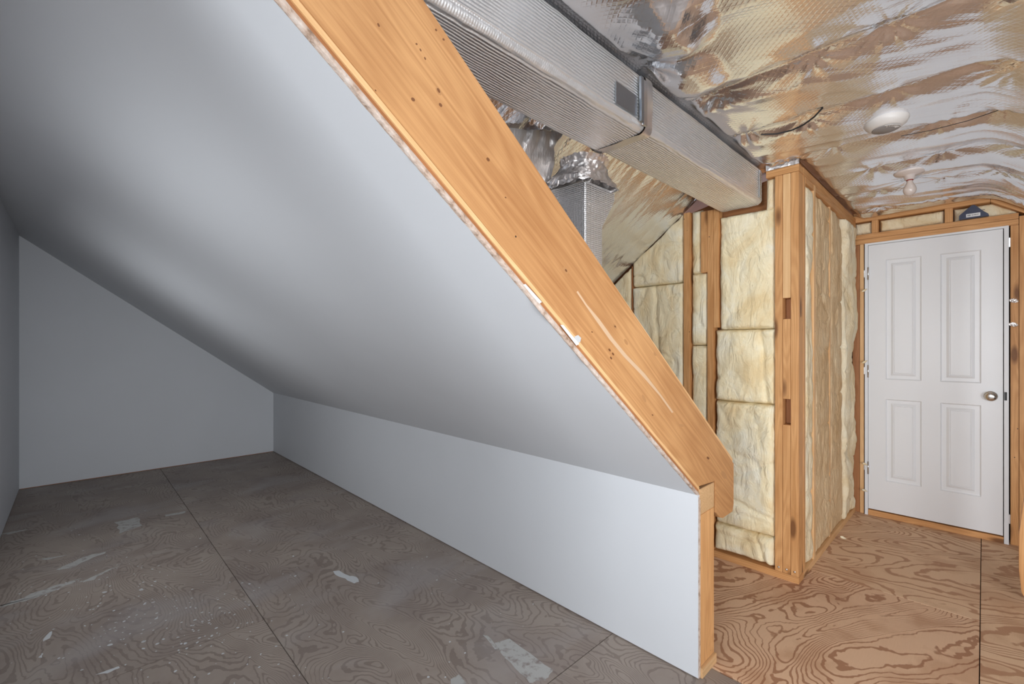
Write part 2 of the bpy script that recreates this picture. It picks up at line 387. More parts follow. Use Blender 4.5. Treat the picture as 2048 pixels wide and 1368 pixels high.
blob('paint_smear', [px(*p) for p in [(86, 1278), (100, 1264), (105, 1263), (100, 1276), (88, 1282)]], 'paintmark', n=2, jit=0.003)
blob('paint_smear', [px(*p) for p in [(78, 1315), (84, 1306), (88, 1307), (82, 1316)]], 'paintmark', n=2, jit=0.003)
blob('paint_smear', [px(*p) for p in [(192, 1349), (225, 1337), (240, 1331), (238, 1337), (212, 1347)]], 'paintmark', n=3, jit=0.004)
blob('paint_smear', [px(*p) for p in [(900, 1360), (918, 1350), (932, 1366), (925, 1380), (905, 1380)]], 'chalk', n=3, jit=0.004)
vs, fs = [], []
rr = random.Random(3)
for i in range(330):
    if i < 210: u, v = rr.gauss(300, 130), rr.gauss(1215, 70)
    elif i < 260: u, v = rr.gauss(420, 60), rr.gauss(1240, 40)
    else: u, v = rr.uniform(20, 1100), rr.uniform(1050, 1360)
    if v < 1000 or u < 5 or v > 1500: continue
    x, y = px(u, v)
    if not (-0.34 < x < 1.7 and y < 5.5): continue
    r = rr.uniform(0.0018, 0.006) * (1.6 if rr.random() < 0.1 else 1); st = rr.uniform(0.4, 1.6); an = rr.uniform(0, 3.1); b0 = len(vs)
    for k in range(7):
        a = k * 2 * math.pi / 7; q = (r * st * math.cos(a) * rr.uniform(0.7, 1.2), r * math.sin(a) * rr.uniform(0.7, 1.2))
        vs.append((x + q[0] * math.cos(an) - q[1] * math.sin(an), y + q[0] * math.sin(an) + q[1] * math.cos(an), 0.0005))
    fs.append(tuple(range(b0, b0 + 7)))
tag(obj('paint_specks', vs, fs, 'paintmark', base), 'small white paint specks', None, None, 'stuff')
# dark threshold strip in the floor by the knee wall end
# ------------------------------------------------------------------ setting: drywall bay
def st(o, lab=None): return tag(o, lab, None, None, 'structure')
st(box('wall_left', (-0.49, YR, 0.006), (-0.365, 6.054, 2.6), 'drywall', None, 0), 'light grey painted side wall at the far left of the bay')
st(box('wall_back', (-0.49, 6.054, 0.006), (2.0, 6.17, 2.6), 'drywall', None, 0), 'light grey painted end wall of the sloped bay')
for wn, (oy, oz) in ((1, (0, 0)), (2, (-1.7, 0.25))):  # nearer window and its frame are made up to hold the added fill
  wf = empty('window_%d' % wn, (-0.36, 3.5 + oy, 0.95 + oz)); tag(wf, 'small side window of the bay, left of the view, ' + ('farther' if wn == 1 else 'nearer, added for fill light'), None, None, 'structure')
  for a_, b_ in (((-0.364, 2.95, 0.5), (-0.345, 3.0, 1.4)), ((-0.364, 4.0, 0.5), (-0.345, 4.05, 1.4)), ((-0.364, 3.0, 0.5), (-0.345, 4.0, 0.55)), ((-0.364, 3.0, 1.35), (-0.345, 4.0, 1.4))):
    box('window_frame', (a_[0], a_[1] + oy, a_[2] + oz), (b_[0], b_[1] + oy, b_[2] + oz), 'door', wf)
# knee wall: drywall sheet + framing behind
st(prism('wall_knee', [(KX, 0.7742, 0.006), (KX, 6.054, 0.006), (KX, 6.054, KZ), (KX, 0.7742, KZ)], (0.0127, 0, 0), 'drywall'), 'low light grey painted knee wall under the slope')
# ragged lower edge / torn slope edge
xa = -0.365; q0 = Vector((xa, 0.7742, zb(xa))); q1 = Vector((KX, 0.7742, KZ))
st(prism('ceiling', [q0, q1, q1 + Vector((0, 5.28, 0)), q0 + Vector((0, 5.28, 0))], NV * 0.009, 'drywall'), 'light grey painted sloping ceiling over the bay')
# raw gypsum edge with torn paper along the rafter
n = 420; vs = []; fs = []
Ls = (q1 - q0).length
for i in range(n):
    s = Ls * i / (n - 1); p = q0 + DV * s
    j = float(fbm(np.array(s * 26.0), np.array(0.3), 5, 4)); j2 = float(fbm(np.array(s * 9.0), np.array(4.3), 9, 3))
    w = 0.0004 + 0.0022 * max(0, j2 - 0.05) + 0.0012 * max(0, j)
    big = 0.02 * max(0, 1 - abs(s - 1.52) / 0.10) + 0.014 * max(0, 1 - abs(s - 1.72) / 0.14) + 0.012 * max(0, 1 - abs(s - 1.05) / 0.02)
    w += 0.6 * big * (0.6 + j)
    o1 = p - NV * w + Vector((0, -0.0015 + 0.004 * j, 0))
    vs += [tuple(p + NV * 0.0092 + Vector((0, -0.001, 0))), tuple(p + NV * 0.002 + Vector((0, -0.003 - 0.003 * j, 0))), tuple(o1), tuple(o1 + Vector((0, 0.012 + 0.02 * w * 10 * abs(j), 0.001)) + NV * (w - 0.0008))]
for i in range(n - 1):
    for k in range(3): a = i * 4 + k; fs.append((a, a + 4, a + 5, a + 1))
tag(obj('torn_drywall_edge', vs, fs, 'gypsum', None, True), 'ragged torn plasterboard edge and paper running along the underside of the rafter', 'drywall edge')
# shadow gap caulk at wall foot is real: sheets stop 6 mm above the floor. sole plates close it.
box_bp = box('baseboard_knee', (KX + 0.014, 0.82, 0.0), (KX + 0.14, 6.05, 0.04), 'shaded_wood', None); st(box_bp)
st(box('baseboard_back', (-0.36, 6.06, 0.0), (1.75, 6.1, 0.005), 'shaded_wood', None, 0)); st(box('baseboard_left', (-0.40, 0.8, 0.0), (-0.37, 6.05, 0.005), 'shaded_wood', None, 0))

# ------------------------------------------------------------------ rafter with its strips
def RP(s, h):   # s along slope down from x=-0.365, h above the drywall plane
    p = Vector((KX, YR, KZ)) + DV * s + NV * h; return p
rt = empty('roof_rafter', (1.95, YR, 0.60))
tag(rt, 'wide orange pine rafter running diagonally down to the knee wall', 'rafter')
top_h = 0.278
# straight upper run
A0 = RP(-2.75, 0.0340); A1 = RP(-2.75, top_h)
prism('beam', [A0, (1.752, YR, 0.757), (1.920, YR, 0.744), (1.925, YR, 0.612), (1.965, YR, 0.580), (2.0, YR, 0.569), (2.104, YR, 0.570), (2.118, YR, 0.60), (2.118, YR, 0.782), A1], (0, 0.038, 0), 'rafter', rt, 0.0012, xdir=DV)
a = RP(-2.75, 0.0185); b = RP(-0.02, 0.0185)
prism('furring_strip', [RP(-2.75, 0.0195), RP(-0.005, 0.0195), RP(-0.010, 0.0302), RP(-2.75, 0.0302)], (0, 0.06, 0), 'stud_pale', rt, xdir=DV)
prism('backing_strip', [RP(-2.75, 0.0095), RP(-0.002, 0.0095), RP(-0.004, 0.0193), RP(-2.75, 0.0193)], (0, 0.05, 0), 'shaded_wood', rt, xdir=DV).location.y += 0.004  # shade of the recess painted in as darker wood
tt = prism('top_strip', [Vector((1.112, YR + 0.006, 1.545)), Vector((1.118, YR + 0.006, 1.528)), Vector((2.116, YR + 0.006, 0.784)), Vector((2.122, YR + 0.006, 0.800))], (0, 0.03, 0), 'stud_pale', rt, xdir=DV)
tt['label'] = 'thin pale strip on the rafter top edge'
# paint smudge and label tape on the rafter
def face_y(name, pts, y, th, m, parent, lab=None):
    o = prism(name, [(p[0], y, p[1]) for p in pts], (0, -th, 0), m, parent)
    if lab: o['label'] = lab
    return o
def py(u, v, Y):
    a = R(46.1); k = (u - 1024) / 908.0; d = (math.cos(a) + k * math.sin(a), math.sin(a) - k * math.cos(a), -(v - 690) / 908.0); t = Y / d[1]
    return (d[0] * t, 1.31 + d[2] * t)
smp = []
path = [(1154, 583), (1172, 610), (1195, 640), (1222, 678), (1250, 712), (1285, 748), (1320, 790), (1345, 825)]
for i, p in enumerate(path): smp.append((p[0] - 1.2 - (2.0 if i in (2, 3, 4, 5) else 0), p[1] + 1))
for i, p in reversed(list(enumerate(path))): smp.append((p[0] + 1.5 + (2.5 if i in (2, 3, 4, 5) else 0), p[1] - 1))
face_y('paint_streak', [py(*p, YR) for p in smp], YR, 0.0005, mat_paint('thin white paint', (0.68, 0.47, 0.30), 0.6), rt, 'thin pale paint streak')
face_y('paint_dab', [py(*p, YR) for p in [(1149, 673), (1156, 670), (1162, 676), (1160, 684), (1154, 687), (1150, 681)]], YR, 0.0006, 'paintmark', rt)
knm = simple('knot wood', (0.22, 0.085, 0.03), 0.5); knr = simple('knot ring', (0.50, 0.25, 0.10), 0.5)
for (u, v, w, hgt, mm) in ((877, 182, 4.5, 9, 'r'), (877, 181, 2.6, 5, 'k'), (881, 210, 3, 4, 'k'), (826, 199, 3.5, 4, 'k'), (976, 319, 3, 4, 'k'), (757, 50, 2, 4, 'k'), (833, 88, 2, 2, 'k'), (841, 100, 1.5, 3, 'k'), (850, 117, 1.5, 3, 'k'), (872, 60, 2, 2.5, 'k'), (887, 79, 2, 2.5, 'k'), (751, 181, 1.5, 2, 'k'), (1011, 395, 1.5, 1.5, 'k'), (1131, 541, 5, 7, 'r'), (1132, 541, 2, 3, 'k'), (1230, 653, 3, 5, 'r'), (1230, 653, 1.6, 2, 'k'), (1252, 684, 3, 6, 'r'), (1288, 797, 3, 8, 'r'), (1363, 851, 5, 3, 'r'), (1184, 664, 1.5, 1.5, 'k'), (1305, 830, 1.5, 1.5, 'k'), (1416, 916, 2.5, 3, 'k'), (1219, 700, 2, 3, 'k'), (1226, 708, 2, 3, 'k'), (1222, 716, 2, 3, 'k'), (1310, 708, 2.5, 4, 'r'), (1448, 950, 5, 8, 'r')):
    o_ = face_y('knot', [py(u + w * math.cos(k * math.pi / 6) + hgt * 0.4 * math.sin(k * math.pi / 6), v + hgt * math.sin(k * math.pi / 6), YR) for k in range(12)], YR, 0.0002 if mm == 'r' else 0.0004, knm if mm == 'k' else knr, rt)
face_y('joint_tape', [py(*p, YR) for p in [(1041, 571), (1050, 568), (1083, 604), (1076, 609)]], YR - 0.0005, 0.001, 'paper', rt, 'scrap of white joint tape')
face_y('joint_tape', [py(*p, YR) for p in [(1120, 650), (1126, 650), (1158, 688), (1152, 691)]], YR - 0.0005, 0.001, 'paper', rt)

# knee wall end framing
kp = box('wall_stud', (1.772, YR, 0.040), (1.905, YR + 0.038, 0.640), 'stud'); tag(kp, 'orange pine post closing the end of the low knee wall', 'stud')
k2 = box('top_plate', (1.770, YR, 0.6405), (1.905, YR + 1.6, 0.742), 'endgrain', None); tag(k2, 'end-grain block on top of the knee wall post, notched into the rafter', 'top plate')
k3 = box('sole_plate', (1.772, YR - 0.01, 0.0), (1.908, YR + 0.043, 0.0395), 'endgrain'); tag(k3, 'pale end-grain sole block under the knee wall post', 'sole plate')
k4 = prism('gypsum_edge', [(KX, YR - 0.0018, 0.006), (1.7708, YR - 0.0018, 0.006), (1.7708, YR - 0.0018, 0.70), (KX, YR - 0.0018, 0.718)], (0, 0.0015, 0), 'gypsum'); tag(k4, 'raw vertical plasterboard edge at the end of the knee wall', 'drywall edge')

# ------------------------------------------------------------------ foil ceiling (flat part, both slopes) as one hung sheet
def smin(a, b, k=0.05):
    h = np.clip(0.5 + 0.5 * (b - a) / k, 0, 1); return b * (1 - h) + a * h - k * h * (1 - h)
SEAMS = [0.9, 1.85, 2.32, 2.80, 3.27, 3.75, 4.2]
STAP = []
for i, s in enumerate(SEAMS):
    for j in range(4): STAP.append((s + random.uniform(-.02, .02), -0.12 + 0.30 * j + random.uniform(-.07, .07), random.uniform(0, 6), random.randint(7, 12)))
STAP += [(1.87, 0.80, 0.3, 13), (2.28, 0.80, 1.0, 11), (2.38, -0.07, 2.0, 12), (3.56, 0.29, 1.5, 11), (2.86, 0.72, 0.4, 10)]
def foil_z(x, y):
    z = smin(smin(np.full_like(x, HC), zfoil(y), 0.04), HC + 0.72 * (y + 0.03), 0.05)
    wx = x + 0.10 * (fbm(x * 2.0, y * 2.2, 21, 3)); wy = y + 0.12 * fbm(x * 2.0, y * 2.0, 25, 3)
    ds = np.min(np.abs(wx[..., None] - np.array(SEAMS)), -1)
    sag = 0.026 * (1 - np.exp(-ds / 0.07))
    f = -sag
    f -= 0.020 * ridge(wx * 5.0 + wy * 1.0, wy * 1.4, 31) * sm(0.0, 0.08, ds)
    f -= 0.006 * ridge(wx * 10.0 + wy * 3, wy * 2.0 + 3, 33)
    f -= 0.0034 * ridge(wx * 22.0 + wy * 9, wy * 6.0, 35) * sm(0.45, 0.6, vn(x * 2.2, y * 2.2, 36))
    f += 0.0007 * fbm(x * 30, y * 20, 37, 2)
    for sx_, sy_, ph, k in STAP:
        dx = x - sx_; dy = y - sy_; r = np.sqrt(dx * dx + dy * dy) + 1e-6; a = np.arctan2(dy, dx)
        w = np.exp(-r / 0.10) * sm(0.0, 0.03, r)
        f += 0.0055 * w * (np.abs(np.sin(k * 0.5 * a + ph + 3 * r)) * 2 - 1)
        f += 0.004 * np.exp(-(r / 0.05) ** 2)
    # wrapped duct boot bulging down beside the duct, pinched at the hanger
    def lobe(cx, cy, ra, rb, ang, dep):
        c, s = math.cos(ang), math.sin(ang); u = ((x - cx) * c + (y - cy) * s) / ra; v = (-(x - cx) * s + (y - cy) * c) / rb
        u = u + 0.7 * fbm(x * 7, y * 7, 71, 3); v = v + 0.7 * fbm(x * 7, y * 7, 75, 3)
        r = np.sqrt(u * u + v * v); return dep * (1 - sm(0.25, 1.15, r)) * (1 + 0.25 * ridge(x * 14 + y * 9, y * 3 - x * 2, 77)) 
    f -= lobe(1.33, 0.68, 0.17, 0.14, 0.2, 0.05)
    f -= lobe(1.64, 0.74, 0.14, 0.12, 0.0, 0.025)
    dx = x - 1.475; dy = y - 0.865; r = np.sqrt(dx * dx + dy * dy) + 1e-6; a = np.arctan2(dy, dx)
    f += 0.016 * np.exp(-r / 0.10) * np.sin(9 * a + 10 * r) * sm(0, 0.03, r) + 0.04 * np.exp(-(r / 0.07) ** 2)
    # keep clear of duct, of the wall plates and the edges
    nearduct = sm(0.83, 0.868, y) * (1 - sm(1.13, 1.17, y)) * (x < 2.9)
    f = f * (1 - nearduct) + 0.004 * nearduct
    edge = np.maximum(sm(XD - 0.05, XD, x), np.where(x > XC, sm(YC - 0.06, YC, y), 0))
    f = f * (1 - 0.92 * edge)
    slope = sm(1.17, 1.25, y)
    f2 = -0.014 * ridge(wx * 6.0, wy * 0.5, 41) - 0.006 * ridge(wx * 22, wy * 0.9, 43) - 0.012 * (1 - np.exp(-np.abs(np.sin(x * math.pi / 0.45)) / 0.3)) + 0.003 * fbm(x * 30, y * 8, 44, 3)
    f = f * (1 - slope) + f2 * slope
    return z + f
def foil_piece(x0, x1, y0, y1, st_, name):
    xs = np.arange(x0, x1 + 1e-6, st_); ys = np.arange(y0, y1 + 1e-6, st_); X, Y = np.meshgrid(xs, ys, indexing='ij')
    Z = foil_z(X, Y)
    keep = (Z > KZ + SL * (KX - X) + 0.05) | (Y < YR) | (X > 1.95)
    keep &= ~((X > XC + 0.012) & (Y > YC + 0.012)) 
    return grid(name, np.stack([X, Y, Z], -1), 'foil', None, True, keep)
st(foil_piece(0.30, XD + 0.02, -0.46, 2.96, 0.0095, 'ceiling'), 'crinkled silver foil sheet stapled under the roof and ceiling')
# plain board behind the camera
st(prism('ceiling', [(-2.7, -0.03, HC), (0.305, -0.03, HC), (0.305, 1.3, HC), (-2.7, 1.3, HC)], (0, 0, 0.02), 'drywall'), 'plain flat ceiling behind the camera')
st(prism('ceiling', [(-2.7, -0.03, HC), (4.6, -0.03, HC + 0.04), (4.6, -2.05, HC + 0.04 - 0.72 * 2.02), (-2.7, -2.05, HC - 0.72 * 2.02)], (0, 0, 0.02), 'drywall'), 'sloping ceiling behind the camera')
st(box('wall_front', (-2.7, -2.0, 0), (4.5, -1.9, 1.05), 'drywall', None, 0), 'low wall behind the camera')
# unseen roof boards above the foil, added to keep sky light out
st(prism('ceiling', [(-2.7, -0.05, 2.40), (-2.7, 1.17, 2.40), (-2.7, 1.17, 2.43), (-2.7, -0.05, 2.43)], (7.4, 0, 0), 'shaded_wood'), 'unseen flat roof boards above the foil, closing light gaps')
st(prism('ceiling', [(1.9, 1.171, 2.40), (1.9, 3.45, 0.69), (1.9, 3.45, 0.72), (1.9, 1.171, 2.43)], (2.8, 0, 0), 'shaded_wood'), 'unseen sloping roof boards above the foil, closing light gaps')
# end wall with an assumed opening that lets sky light in
ww = empty('wall_end', (-2.62, 0, 0)); st(ww, 'hall end wall behind the camera with an assumed window opening')
for a_, b_ in (((-2.7, -2.0, 0), (-2.6, -0.9, 2.4)), ((-2.7, 0.4, 0), (-2.6, 0.9, 2.4)), ((-2.7, -0.9, 0), (-2.6, 0.4, 0.9)), ((-2.7, -0.9, 2.0), (-2.6, 0.4, 2.4))):
    box('wall_panel', a_, b_, 'drywall', ww, 0)
st(box('wall_hall', (-2.6, YR, 0.0), (-0.495, YR + 0.1, 2.36), 'drywall', None, 0), 'hall wall left of the bay opening')

# ------------------------------------------------------------------ main duct
def duct_piece(name, x0, x1, ya, yb, z0, z1, r, seed, parent, m='duct', amp=0.004):
    pr = []
    def arc(cy, cz, a0, a1, k=7):
        for i in range(k + 1):
            a = a0 + (a1 - a0) * i / k; pr.append((cy + r * math.cos(a), cz + r * math.sin(a)))
    def sub(p, q, k):
        for i in range(1, k): pr.append((p[0] + (q[0] - p[0]) * i / k, p[1] + (q[1] - p[1]) * i / k))
    H = math.pi / 2
    arc(ya + r, z0 + r, 2 * H, 3 * H); sub((ya + r, z0), (yb - r, z0), 16)
    arc(yb - r, z0 + r, 3 * H, 4 * H); sub((yb, z0 + r), (yb, z1 - r), 12)
    arc(yb - r, z1 - r, 0, H); sub((yb - r, z1), (ya + r, z1), 16)
    arc(ya + r, z1 - r, H, 2 * H); sub((ya, z1 - r), (ya, z0 + r), 12)
    pr = np.array(pr); n = len(pr); xs = np.arange(x0, x1 + 1e-6, 0.012)
    cy, cz = (ya + yb) / 2, (z0 + z1) / 2
    ux = xs[:, None]; k = np.arange(n)[None, :] * 0.12
    d = amp * (fbm(ux * 5 + 0 * k, 0 * ux + k * 1.5, seed, 4) * 2) + amp * 0.5 * fbm(ux * 30, k * 7, seed + 5, 2)
    nrm = np.stack([pr[:, 0] - cy, pr[:, 1] - cz], -1); nrm /= np.linalg.norm(nrm, axis=1)[:, None]
    P = np.zeros((len(xs), n + 1, 3))
    for j in range(n + 1):
        jj = j % n; P[:, j, 0] = xs; P[:, j, 1] = pr[jj, 0] + d[:, jj] * nrm[jj, 0]; P[:, j, 2] = pr[jj, 1] + d[:, jj] * nrm[jj, 1]
    return grid(name, P, m, parent)
du = empty('air_duct', (1.6, 1.0, 2.12)); tag(du, 'large foil-wrapped rectangular air duct running horizontally under the ceiling', 'duct')
duct_piece('wrap_section', 0.12, 1.545, 0.878, 1.128, 2.108, 2.322, 0.034, 3, du)
duct_piece('wrap_section', 1.57, 2.846, 0.884, 1.122, 2.118, 2.320, 0.024, 8, du)
jt = duct_piece('joint_collar', 1.535, 1.585, 0.874, 1.131, 2.105, 2.322, 0.030, 14, du, 'foil_plain', 0.005); jt['label'] = 'raised taped joint of the duct wrap'
box('tape_patch', (1.335, 0.8735, 2.14), (1.47, 0.8755, 2.215), 'tape', du, 0)['label'] = 'grey metal tape patch'
box('hanger_strap', (1.482, 0.862, 2.125), (1.50, 0.872, 2.29), 'tape', du, 0.001)['label'] = 'grey metal hanger strap'
box('hanger_angle', (1.503, 0.864, 2.12), (1.528, 0.873, 2.285), 'steel', du, 0.001)['label'] = 'bright crumpled metal angle'
box('end_tape', (2.785, 0.878, 2.145), (2.797, 0.881, 2.30), 'tape', du, 0)['label'] = 'dark tape line at the wall end'
# ------------------------------------------------------------------ branch duct, its collar and hanger
def crumple(name, cx, cy, rings, m, parent, amp, seed, seg=96, sub=6):
    """rings: (z, rx, ry, ox, oy, square) ; blends between them"""
    P = []
    for i in range(len(rings) - 1):
        for k in range(sub + (1 if i == len(rings) - 2 else 0)):
            t = k / sub; P.append([rings[i][j] * (1 - t) + rings[i + 1][j] * t for j in range(6)])
    A = np.linspace(0, 2 * math.pi, seg + 1); out = np.zeros((len(P), seg + 1, 3))
    for i, (z, rx, ry, ox, oy, sq) in enumerate(P):
        e = 2 + 8 * sq; c = np.cos(A); s = np.sin(A); rad = (np.abs(c) ** e + np.abs(s) ** e) ** (-1 / e)
        ph = np.minimum(A, 2 * math.pi - A)
        d = 1 + amp * (ridge(ph * 5, np.full_like(A, z * 34), seed) - 0.5) * 1.4 + amp * (ridge(ph * 12, np.full_like(A, z * 70), seed + 2) - .5)
        out[i, :, 0] = cx + ox + rx * rad * c * d; out[i, :, 1] = cy + oy + ry * rad * s * d; out[i, :, 2] = z + amp * 0.08 * (vn(ph * 8, np.full_like(A, z * 60), seed + 3) - .5)
    out[:, -1] = out[:, 0]
    return grid(name, out, m, parent)
bd = empty('branch_duct', (1.63, 1.25, 0.95)); tag(bd, 'vertical foil-wrapped branch duct with a quilted surface, partly behind the rafter', 'duct')
# box body, tapering on the right below its top
def loft(name, secs, m, parent):
    vs = []; fs = []
    for (x0, x1, y0, y1, z) in secs: vs += [(x0, y0, z), (x1, y0, z), (x1, y1, z), (x0, y1, z)]
    for i in range(len(secs) - 1):
        for k in range(4): a = i * 4 + k; b = i * 4 + (k + 1) % 4; fs.append((a, b, b + 4, a + 4))
    fs.append((0, 1, 2, 3)); k = len(vs) - 4; fs.append((k, k + 1, k + 2, k + 3))
    bm = bmesh.new(); V = [bm.verts.new(v) for v in vs]
    for f in fs: bm.faces.new([V[i] for i in f])
    bmesh.ops.recalc_face_normals(bm, faces=bm.faces)
    bmesh.ops.bevel(bm, geom=bm.edges[:], offset=0.006, segments=3, affect='EDGES')
    return from_bm(name, bm, m, parent, False)
lb = loft('duct_body', [(1.531, 1.655, 1.15, 1.39, 1.0), (1.531, 1.655, 1.15, 1.39, 1.82), (1.531, 1.75, 1.15, 1.39, 1.95), (1.531, 1.75, 1.15, 1.39, 1.995), (1.56, 1.70, 1.20, 1.35, 2.015)], 'quilt', bd)
crumple('foil_collar', 1.60, 1.24, [(1.985, 0.125, 0.135, 0, 0.0, 0.5), (2.01, 0.122, 0.125, 0.0, 0.0, 0.4), (2.05, 0.10, 0.10, 0, -.01, 0.1), (2.08, 0.095, 0.09, 0.0, -.03, 0.0), (2.103, 0.105, 0.10, -0.01, -.04, 0.0)], 'foil_plain', bd, 0.09, 50)
# flap of foil folded down behind
v = np.linspace(0, 1, 30); u = np.linspace(0, 1, 30); U, V_ = np.meshgrid(u, v, indexing='ij')
Pf = np.stack([1.24 + 0.26 * U + 0.03 * fbm(U * 4, V_ * 4, 60), 1.31 + 0.05 * V_ + 0.012 * ridge(U * 4, V_ * 1.5, 62) - 0.05 * U, 2.20 - 0.20 * V_ + 0.05 * (U - .5) + 0.01 * fbm(U * 9, V_ * 9, 64)], -1)
fl = grid('foil_flap', Pf, 'foil_plain', bd); fl['label'] = 'folded foil flap left of the collar'
hs = box('metal_strap', (1.757, 1.20, 1.93), (1.768, 1.206, 2.118), 'shaded_wood', None, 0.001); hs.data.materials[0] = M['grey_plastic']
tag(hs, 'dark hanger strap between the main duct and the branch duct', 'strap')

# ------------------------------------------------------------------ insulated wall at X = XC (faces the camera side)
def batt(name, org, U, Vv, N, wu, hv, th, seed, m, lab, group=None, top=None, puff=0.02, edge=0.0, res=0.010, creases=()):
    """fluffy slab; org = lower corner on the frame face, U across, Vv up, N outwards"""
    org, U, Vv, N = Vector(org), Vector(U), Vector(Vv), Vector(N)
    nu = max(6, int(wu / res)); nv = max(8, int(hv / res)); u = np.linspace(0, 1, nu); v = np.linspace(0, 1, nv)
    A, B = np.meshgrid(u, v, indexing='ij'); x = A * wu; y = B * hv
    if top is not None: y = B * top(A)
    hh = (top(A) if top is not None else hv)
    de = np.minimum(np.minimum(x, wu - x), np.minimum(y, hh - y)); e = 1 - np.exp(-np.maximum(de, 0) / 0.007)
    h = -0.020 * (1 - e) + puff * e * (0.55 + 1.6 * fbm(x * 6 + seed, y * 3.5, seed, 3)) + 0.008 * fbm(x * 22, y * 13, seed + 4, 3)
    h -= 0.011 * (ridge(x * 5 + 2 * fbm(x * 3, y * 3, seed + 7), y * 6, seed + 8) ** 10) + 0.004 * (ridge(x * 13, y * 9, seed + 9) ** 6)
    for (cu, cv, ang, dep) in creases:
        dd = np.abs((x - cu * wu) * math.sin(ang) - (y - cv * hv) * math.cos(ang) + 0.02 * fbm(x * 8, y * 8, seed + 12)); h -= dep * np.exp(-dd / 0.008)
    jx = edge * (fbm(y * 14, y * 0 + seed, seed + 13, 4)) * 2; side = (A > 0.985) * 1.0 + (A < 0.015) * 1.0
    x = x + jx * np.where(A > 0.5, A ** 3, -(1 - A) ** 3)
    P = np.zeros(A.shape + (3,))
    for k in range(3): P[..., k] = org[k] + U[k] * x + Vv[k] * y + N[k] * h
    # border ring pushed back to give thickness
    Q = np.zeros((nu + 2, nv + 2, 3)); Q[1:-1, 1:-1] = P; Q[0, 1:-1] = P[0]; Q[-1, 1:-1] = P[-1]; Q[:, 0] = Q[:, 1]; Q[:, -1] = Q[:, -2]
    back = -th
    for k in range(3):
        for sl in ((0, slice(None)), (-1, slice(None)), (slice(None), 0), (slice(None), -1)):
            Q[sl][..., k] += N[k] * back
    o = grid(name, Q, m, None)
    return tag(o, lab, 'insulation', group)
NX = (-1, 0, 0); UY = (0, 1, 0); UZ = (0, 0, 1)
GB = 'fibreglass batts between the studs'
# big bay right of the pair of studs: y .823 -> 1.128 (U runs +y: right to left in the picture)
FX = XC + 0.012
batt('insulation_batt', (FX, 0.822, 1.405), UY, UZ, NX, 0.306, 0.690, 0.06, 101, 'batt', 'cream fibreglass batt just under the end of the large duct', GB, puff=0.026, edge=0.004)
batt('insulation_batt', (FX, 0.822, 0.970), UY, UZ, NX, 0.330, 0.432, 0.06, 111, 'batt', 'cream fibreglass batt at mid height left of the corner posts', GB, puff=0.026, edge=0.008, creases=((0.18, 0.5, 1.5, 0.02),))
batt('insulation_batt', (FX, 0.822, 0.215), UY, UZ, NX, 0.330, 0.752, 0.06, 121, 'batt', 'wrinkled fibreglass batt low on the wall beside the rafter tail', GB, puff=0.030, edge=0.008, creases=((0.5, 0.2, 0.35, 0.02), (0.5, 0.45, -0.5, 0.014)))
batt('insulation_batt', (FX - 0.008, 0.822, 0.055), UY, UZ, NX, 0.335, 0.158, 0.06, 131, 'batt', 'rolled fluffy strip of fibreglass lying on the sole plate', GB, puff=0.045, edge=0.008, creases=((0.2, 0.5, 1.2, 0.02),))
batt('insulation_batt', (FX, 1.242, 1.768), UY, UZ, NX, 0.066, 0.40, 0.05, 141, 'batt', 'narrow fibreglass strip between the two left stud groups, topmost and slimmest piece', GB, puff=0.014)
batt('insulation_batt', (FX, 1.202, 1.31), UY, UZ, NX, 0.106, 0.456, 0.05, 145, 'batt', 'narrow fibreglass strip between the two left stud groups, middle piece', GB, puff=0.016)
batt('insulation_batt', (FX, 1.202, 0.045), UY, UZ, NX, 0.106, 1.262, 0.05, 151, 'batt', 'narrow fibreglass strip between the two left stud groups, lower piece', GB, puff=0.018)
batt('insulation_batt', (FX, 1.356, 1.722), UY, UZ, NX, 0.378, 0.45, 0.05, 161, 'batt', 'fibreglass piece with a slanted top under the foil slope', GB, top=lambda a: 0.455 - 0.75 * 0.378 * a, puff=0.018, edge=0.003)
batt('insulation_batt', (FX, 1.356, 0.8), UY, UZ, NX, 0.378, 0.918, 0.05, 171, 'batt', 'tall fibreglass batt above the rafter, left of the single knotty stud', GB, puff=0.022, creases=((0.45, 0.5, 1.5, 0.02),))
batt('insulation_batt', (FX, 1.742, 0.75), UY, UZ, NX, 0.40, 1.07, 0.05, 181, 'batt', 'leftmost fibreglass piece, tucked under the low foil edge', GB, top=lambda a: 1.12 - 0.75 * 0.40 * a, puff=0.018)
batt('insulation_batt', (FX + 0.01, 0.824, 2.085), UY, UZ, NX, 0.05, 0.18, 0.05, 191, 'batt_pale', 'small fluffy tuft squeezed between duct end and corner posts', GB, puff=0.03, res=0.006)
G1 = 'studs of the insulated wall'
def stud(a, b, m, lab, g=G1): return tag(box('wall_stud', a, b, m), lab, 'stud', g)
D2 = 0.089
stud((XC, 0.7015, 0.039), (XC + D2, 0.7395, 2.262), 'stud', 'rightmost of the three posts nailed together at the wall corner')
